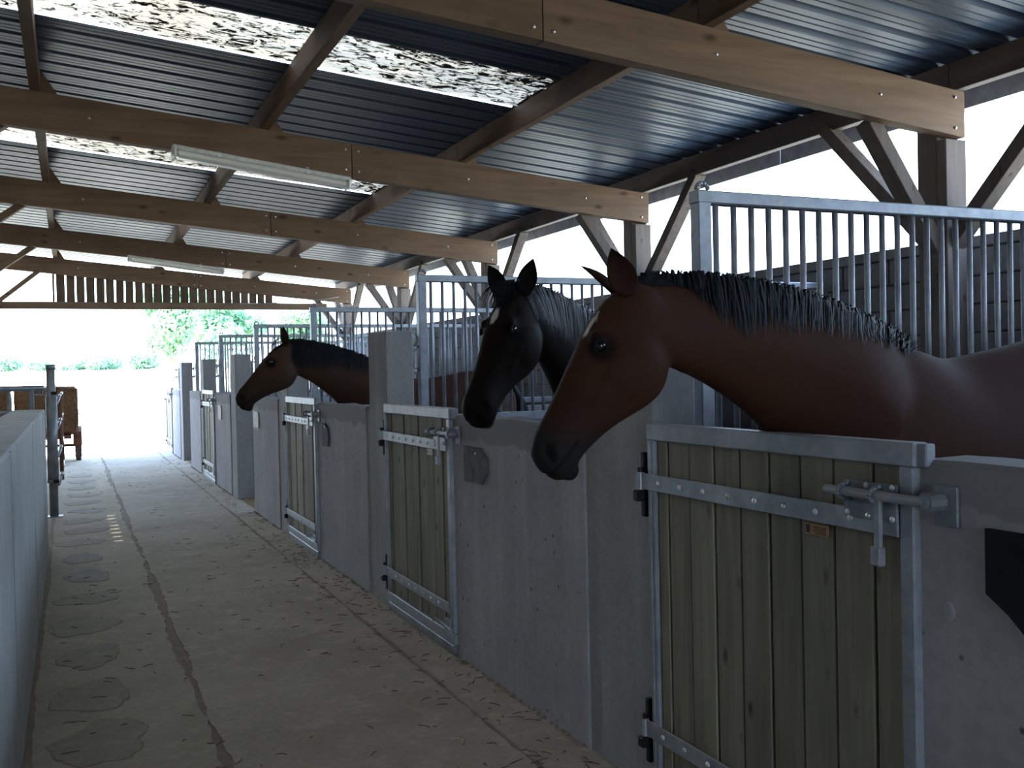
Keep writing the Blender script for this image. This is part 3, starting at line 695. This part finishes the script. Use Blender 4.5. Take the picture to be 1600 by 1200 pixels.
def horse(name, label, G, heading, sc, poll, axis, hl, c1, c2, throat, chest, ears, cols, star, mane, tail_len, voxel, roll=0, forelock=0, crest_w=1.0):
    """G: ground point under the withers; poll in world coordinates; axis: poll to muzzle; c1, c2: crest control offsets"""
    root = empty(name, G, label, 'horse')
    F = V((math.cos(heading), math.sin(heading), 0)); L = V((-math.sin(heading), math.cos(heading), 0)); Z = V((0, 0, 1))
    def loc(x, y, z): return V(G) + F * (x * sc) + L * (y * sc) + Z * (z * sc)
    bm = B()
    loft(bm, [(loc(x, 0, (t_ + b_) / 2), Z, L, (t_ - b_) / 2 * sc, (t_ - b_) / 2 * sc, w_ * sc, .85, .35) for x, t_, b_, w_ in catmull(TRUNK, 5)], 40)
    # head frame
    A = V(axis).normalized(); D = (Z - A * Z.dot(A)).normalized(); HL = D.cross(A).normalized()
    if HL.dot(L) < 0: pass
    if roll:
        Rm = Matrix.Rotation(roll, 3, A); D = Rm @ D; HL = Rm @ HL
    # left side of the horse: up x forward
    HL = D.cross(A).normalized() if False else (D.cross(A)).normalized()
    if (Z.cross(V((A.x, A.y, 0)).normalized())).dot(HL) < 0: HL = -HL
    hs = hl / .638; P = V(poll) - D * (.05 * hs)
    def hp(s, t_, y): return P + A * (s * hs) + D * (t_ * hs) + HL * (y * hs)
    rings = []
    for s, a, b_, w_ in catmull(HEAD, 4):
        m_ = (a + b_) / 2; rings.append((hp(s, m_, 0), D, HL, (a - m_) * hs, (m_ - b_) * hs, w_ * hs, .82, .20 if s > .3 else .12))
    loft(bm, rings, 32)
    # neck: crest line and throat line
    cr0 = loc(-.06, 0, 1.615); crest = [cr0, cr0 + V(c2), V(poll) + V(c1), V(poll) + D * .0 + V((0, 0, .0))]
    th = hp(.135, -.195, 0); ch = loc(*chest); thr = [ch, ch + V(throat[0]), th + V(throat[1]), th]
    N = 26; nk = []
    ws = catmull([(0, .235), (.15, .205), (.35, .142), (.6, .098), (.8, .082), (.92, .080), (1, .076)], 6)
    def wn(t_):
        for (a, x), (b_, y) in zip(ws[:-1], ws[1:]):
            if a <= t_ <= b_ + 1e-6: return x + (y - x) * (t_ - a) / max(1e-6, b_ - a)
        return ws[-1][1]
    for i in range(N + 1):
        t_ = i / N; a = bez(*crest, t_); b_ = bez(*thr, t_); C = a.lerp(b_, .5); U = (a - b_); h_ = U.length / 2; U.normalize()
        Lm = L.lerp(HL, sstep(.1, 1, t_)); Lm = (Lm - U * Lm.dot(U)).normalized()
        nk.append((C, U, Lm, h_, h_, wn(t_) * sc, .95, .45))
    loft(bm, nk, 32)
    # legs
    def limb(pts):
        for (p0, r0), (p1, r1) in zip(pts[:-1], pts[1:]): pass
        c = catmull([(*p, r_) for p, r_ in pts], 5)
        loft(bm, [(loc(x, y, z), F, L, r_ * sc * 1.1, r_ * sc * 1.1, r_ * sc * .9, 1, 0) for x, y, z, r_ in c], 14)
    for s in (-1, 1):
        limb([((.20, s * .13, 1.15), .14), ((.22, s * .16, .95), .11), ((.21, s * .155, .75), .072), ((.215, s * .15, .52), .056), ((.205, s * .15, .46), .050), ((.20, s * .15, .30), .034), ((.20, s * .15, .16), .044), ((.235, s * .15, .09), .036), ((.26, s * .15, .06), .052), ((.275, s * .15, .006), .062)])
        limb([((-.85, s * .14, 1.25), .20), ((-.80, s * .17, 1.02), .16), ((-.86, s * .16, .80), .095), ((-.98, s * .15, .60), .062), ((-1.0, s * .15, .53), .058), ((-.975, s * .15, .40), .042), ((-.96, s * .15, .18), .046), ((-.925, s * .15, .10), .037), ((-.90, s * .15, .06), .052), ((-.885, s * .15, .006), .062)])
    # brow, cheek crest and nostril rims
    for s in (-1, 1):
        ball(bm, hp(.188, .040, s * .066), .030 * hs, (1, 1, 1), 10)
        ball(bm, hp(.205, -.10, s * .065), .105 * hs, (1, 1, 1), 14, Matrix((A, D, HL)).transposed().to_4x4() @ Matrix.Diagonal((1.15, 1.0, .50, 1)))
        ball(bm, hp(.575, -.012, s * .048), .026 * hs, (1, 1, 1), 10)
    ball(bm, hp(.588, -.108, 0), .036 * hs, (1, 1, 1), 10)
    me = mesh_of(bm, M['coat'], True, 'horse_body')
    tmp = bpy.data.objects.new('tmp', me); COL.objects.link(tmp)
    md = tmp.modifiers.new('r', 'REMESH'); md.mode = 'VOXEL'; md.voxel_size = voxel
    sm = tmp.modifiers.new('s', 'SMOOTH'); sm.factor = .5; sm.iterations = max(3, int(.055 / voxel))
    dg = bpy.context.evaluated_depsgraph_get(); dg.update(); me2 = bpy.data.meshes.new_from_object(tmp.evaluated_get(dg))
    bpy.data.objects.remove(tmp); bpy.data.meshes.remove(me)
    base, dark, black, muzzle = cols
    # smooth the joins of trunk, neck and legs, leaving the head crisp
    vg = None; tmp = bpy.data.objects.new('tmp', me2); COL.objects.link(tmp); vg = tmp.vertex_groups.new(name='soft')
    for v in me2.vertices:
        q = V(v.co) - P; s = q.dot(A) / hs; t_ = q.dot(D) / hs
        if (s < .05 or t_ < -.30 or s > .72) and v.co.z > .75: vg.add([v.index], 1.0, 'REPLACE')
    sm = tmp.modifiers.new('s', 'SMOOTH'); sm.factor = .5; sm.iterations = int(.38 / voxel); sm.vertex_group = 'soft'
    dg = bpy.context.evaluated_depsgraph_get(); dg.update(); me3 = bpy.data.meshes.new_from_object(tmp.evaluated_get(dg))
    bpy.data.objects.remove(tmp); bpy.data.meshes.remove(me2); me2 = me3
    at = me2.color_attributes.new('coat', 'FLOAT_COLOR', 'POINT')
    rr = random.Random(3)
    for v in me2.vertices:
        q = V(v.co) - P; s = q.dot(A) / hs; t_ = q.dot(D) / hs; y = q.dot(HL) / hs; inhead = -.08 < s < .68 and -.26 < t_ < .13 and abs(y) < .14
        g = V(v.co) - V(G); bx, bz = g.dot(F) / sc, g.z / sc
        c = base
        c = lerp3(c, dark, .55 * sstep(1.05, .85, bz))
        if bz < .8 and not inhead: c = lerp3(c, black, sstep(.72, .5, bz))
        if inhead:
            c = lerp3(c, dark, .35 * sstep(.3, .45, s)); c = lerp3(c, muzzle, sstep(.44, .56, s + .5 * max(0, -t_ - .02)))
            e = math.sqrt((s - .205) ** 2 + (t_ - .024) ** 2 + (abs(y) - .09) ** 2); c = lerp3(c, black, .85 * sstep(.065, .03, e))
            if star:
                e = ((s - star[0]) / star[2]) ** 2 + ((y - star[1]) / star[3]) ** 2
                if t_ > .03: c = lerp3(c, (.62, .58, .54), sstep(1.25, .8, e + rr.uniform(-.15, .15)))
            # nostril: pushed in, dark inside
            ny = abs(y); ds = (s - .575) + (t_ + .012) * .5; dn = math.sqrt((ds / .021) ** 2 + ((t_ + .012 + (s - .575) * .2) / .027) ** 2)
            if ny > .03 and dn < 1.4:
                k = sstep(1.2, .2, dn); sd = 1 if y > 0 else -1
                v.co -= HL * (sd * .020 * hs * k); c = lerp3(c, (.004, .003, .003), k)
            # mouth line
            if s > .485 and t_ < -.02:
                tm = -.052 - (.62 - s) * .16; k = math.exp(-((t_ - tm) / .0065) ** 2) * sstep(.485, .51, s)
                v.co += D * 0; nrm = V(v.normal); v.co -= nrm * (.006 * hs * k); c = lerp3(c, (.006, .005, .005), k * .9)
            # facial crest and hollow above the eye
            k = math.exp(-((t_ + .045 + (s - .25) * .05) / .014) ** 2) * sstep(.24, .27, s) * sstep(.40, .34, s); v.co += HL * ((1 if y > 0 else -1) * .007 * hs * k)
            k = math.exp(-(((s - .115) / .022) ** 2 + ((t_ - .035) / .018) ** 2)); v.co -= HL * ((1 if y > 0 else -1) * .008 * hs * k)
        at.data[v.index].color = (*c, 1)
    # ears are grown on the same mesh
    bm = B(); bm.from_mesh(me2); lay = bm.verts.layers.float_color.get('coat')
    for sd, dr, fc in ears:
        dr = V(dr).normalized(); fc = V(fc); fc = (fc - dr * fc.dot(dr)).normalized(); sx = dr.cross(fc).normalized()
        base_p = hp(.014, .018, sd * .050) ; Lh = .165 * hs; rows = []
        for i in range(13):
            u = i / 12; wd = .046 * hs * (math.sin(math.pi * min(1, .17 + .83 * u)) ** .85) * (1.0 if u < .9 else 1); wd = max(wd, .002)
            cen = base_p + dr * (Lh * u) - fc * (.010 * hs * math.sin(math.pi * u)) - sx * (sd * .010 * u * u * hs) ; row = []
            K = 12
            for j in range(K):
                a = 6.28318 * j / K; x = math.cos(a); yv = math.sin(a)
                cup = .55 * wd * (x * x) + (.22 * wd if yv > 0 else -.10 * wd) * abs(yv)   # hollow towards fc
                if u < .12: cup = wd * .8 * yv
                row.append(bm.verts.new(cen + sx * (x * wd) + fc * (cup - .3 * wd)))
                cc = lerp3(base, black, .35 + .5 * sstep(.6, 1, u)); row[-1][lay] = (*cc, 1)
            rows.append(row)
        for a, b_ in zip(rows[:-1], rows[1:]):
            for j in range(K): bm.faces.new((a[j], a[(j + 1) % K], b_[(j + 1) % K], b_[j]))
        bm.faces.new(rows[-1]); bm.faces.new(rows[0][::-1])
    bm.to_mesh(me2); bm.free()
    for p in me2.polygons: p.use_smooth = True
    body = obj('body', None, None, root, me=me2)
    for s in (-1, 1):
        bm = B(); ball(bm, hp(.205, .024, s * .0765), .020 * hs, (1, 1, 1), 16); e = obj('eye', bm, M['eye'], root, True)
        bm = B(); 
        for i in range(9):
            a = -.3 + 1.9 * i / 8
        tube(bm, [hp(.205 + .024 * math.cos(a), .024 + .018 * math.sin(a), s * (.090 - .006 * math.sin(a))) for a in [.2 + 2.7 * i / 8 for i in range(9)]], .006 * hs, 6); obj('eyelid', bm, M['mane'], e, True)
        for k, x0 in enumerate((.27, -.89)):
            bm = B(); cyl(bm, loc(x0 + .0, s * .15, .0), loc(x0 - .02, s * .15, .07), .068 * sc, 14, .054 * sc); obj('hoof', bm, M['hoof'], root, True)
    # mane: strands over the crest and down the left side
    t0, t1, length, dens, lift, sides = mane; rr = random.Random(9); bm = B()
    def nring(t_):
        f = t_ * N; i = min(N - 1, int(f)); f -= i; a, b_ = nk[i], nk[i + 1]
        return (a[0].lerp(b_[0], f), a[1].lerp(b_[1], f).normalized(), a[2].lerp(b_[2], f).normalized(), a[3] + (b_[3] - a[3]) * f, a[4] + (b_[4] - a[4]) * f, a[5] + (b_[5] - a[5]) * f, a[6], a[7])
    for i in range(dens):
        t_ = t0 + (t1 - t0) * (i + rr.random()) / dens; R = nring(t_); R2 = nring(min(1, t_ + .02)); T = (R2[0] - R[0]).normalized()
        ln = length(t_) * rr.uniform(.75, 1.2); wd = rr.uniform(.0018, .0042); side = 1 if rr.random() < sides else -1
        pts = []; steps = 8; ph = math.radians(90 - side * rr.uniform(-14, 4)); drift = rr.uniform(-.25, .25); stand = rr.random() < .12
        per = (R[3] + R[5]) * .75
        for j in range(steps + 1):
            u = j / steps; a = ph - side * (ln * u / per)
            p = ring_pt(*R[:6], a, R[6], R[7]); out = (p - R[0]).normalized()
            o_ = lift * (.35 + math.sin(min(1, u * 1.3) * math.pi) * .9) + rr.uniform(0, .006) + (.012 if stand else 0) * math.sin(u * 3.1)
            p = p + out * o_ - T * (drift * ln * u * .5); p.z -= .010 * u * u
            pts.append(p)
        prev = None
        for j, p in enumerate(pts):
            u = j / steps; ww = wd * (1 - .75 * u * u) ; d = T * ww
            nv = (bm.verts.new(p - d), bm.verts.new(p + d))
            if prev: bm.faces.new((prev[0], prev[1], nv[1], nv[0]))
            prev = nv
    for i in range(150):                              # tuft lying back over the withers
        t_ = rr.uniform(.0, .14); R = nring(t_); p0 = ring_pt(*R[:6], math.radians(90 + rr.uniform(-40, 40)), R[6], R[7]); ln = rr.uniform(.05, .11); prev = None; up = rr.uniform(.2, .7); sy = rr.gauss(0, .15)
        for j in range(5):
            u = j / 4; p = p0 + Z * (ln * up * (u - .35 * u * u)) - F * (ln * .8 * u) + L * (ln * sy * u); d = L * (.003 * (1 - .8 * u)); nv = (bm.verts.new(p - d), bm.verts.new(p + d))
            if prev: bm.faces.new((prev[0], prev[1], nv[1], nv[0]))
            prev = nv
    # solid root of the mane along the crest
    pr = None
    for i in range(31):
        t_ = t0 + (t1 - t0) * i / 30; R = nring(t_); row = []
        for a in (122, 106, 90, 74, 58):
            p = ring_pt(*R[:6], math.radians(a), R[6], R[7]); out = (p - R[0]).normalized(); row.append(bm.verts.new(p + out * (lift * (.9 if 70 < a < 110 else .1) + .002 * math.sin(i * 2.1))))
        if pr:
            for j in range(4): bm.faces.new((pr[j], pr[j + 1], row[j + 1], row[j]))
        pr = row
    obj('mane', bm, M['mane'], root)
    if forelock:
        bm = B()
        for i in range(90):
            y = rr.gauss(0, .022); ln = forelock * rr.uniform(.6, 1.15); pr = None; dy = rr.gauss(0, .02)
            for j in range(7):
                u = j / 6; s = -.02 + ln * u
                hw = hp(s, .085 + .018 * math.sin(u * 3.0) - .0 * u, y * (1 + .8 * u) + dy * u)
                d = HL * (.006 * (1 - .7 * u)); nv = (bm.verts.new(hw - d), bm.verts.new(hw + d))
                if pr: bm.faces.new((pr[0], pr[1], nv[1], nv[0]))
                pr = nv
        obj('forelock', bm, M['mane'], root)
    # tail
    bm = B()
    for i in range(220):
        pr = None; a = rr.uniform(0, 6.28); k = rr.random() ** .5; ln = tail_len * rr.uniform(.8, 1.05)
        for j in range(9):
            u = j / 8; x = -1.12 - .10 * math.sin(min(1, u * 2.2) * 1.57) + .03 * u; z = 1.47 - ln * u ** 1.15; rad = .03 + .055 * math.sin(min(1, u * 1.4 + .1) * 2.4)
            p = loc(x + rad * k * math.cos(a), rad * k * math.sin(a), z); wv = .008 * (1 - .6 * u); d = V((-math.sin(a), math.cos(a), 0)) * wv; nv = (bm.verts.new(p - d), bm.verts.new(p + d))
            if pr: bm.faces.new((pr[0], pr[1], nv[1], nv[0]))
            pr = nv
    cyl(bm, loc(-1.09, 0, 1.47), loc(-1.19, 0, 1.25), .035 * sc, 8, .03 * sc)
    obj('tail', bm, M['mane'], root)
    return root

BAY = ((.050, .021, .013), (.018, .009, .007), (.006, .005, .005), (.020, .017, .016))
DKB = ((.013, .009, .0075), (.009, .0065, .006), (.006, .0055, .0055), (.010, .008, .0075))
BR3 = ((.062, .035, .024), (.014, .008, .006), (.006, .005, .005), (.026, .018, .015))
H1_HEAD = math.radians(180)
horse('horse', 'large bay horse with black mane, head hanging over the big plank door', (2.46, 2.48, 0), H1_HEAD, 1.025,
      (1.415, 2.42, 1.825), (-.322, .07, -.53), .556, (.28, 0, .07), (-.28, 0, .17), [(.0, 0, .22), (.15, 0, -.05)], (.355, 0, 1.14),
      [(1, (-.36, -.16, .80), (-.5, -.8, -.1)), (-1, (-.60, .28, .58), (-.5, .3, -.6))], BAY, (.150, .020, .050, .012),
      (.0, .93, lambda t_: .06 + .20 * sstep(.86, .62, t_), 2200, .014, .9), .9, .0095, 0, 0)
horse('horse', 'dark brown horse with white star, head turned towards the aisle', (2.78, 4.62, 0), math.radians(180 + 6), 1.04,
      (1.80, 4.02, 1.965), (-.335, -.17, -.59), .64, (.22, .10, .06), (-.30, -.08, .16), [(-.06, 0, .14), (.12, .06, -.08)], (.355, 0, 1.14),
      [(1, (.22, -.32, .80), (-.6, -.7, 0)), (-1, (-.22, .34, .60), (-.7, -.5, 0))], DKB, (.165, -.004, .038, .017),
      (.0, .97, lambda t_: .30, 1600, .016, .9), .9, .0115, 0, .12)
horse('horse', 'smaller brown horse looking down the aisle over the third stall wall', (2.50, 8.05, 0), H1_HEAD, .985,
      (1.575, 8.02, 1.865), (-.40, 0, -.42), .615, (.24, 0, .05), (-.30, 0, .15), [(-.03, 0, .2), (.14, 0, -.05)], (.355, 0, 1.14),
      [(1, (-.10, -.15, .90), (-.8, -.5, 0)), (-1, (-.05, .22, .90), (-.8, .3, 0))], BR3, None,
      (.0, .95, lambda t_: .30, 1200, .014, .9), 1.0, .0135, 0, .11)
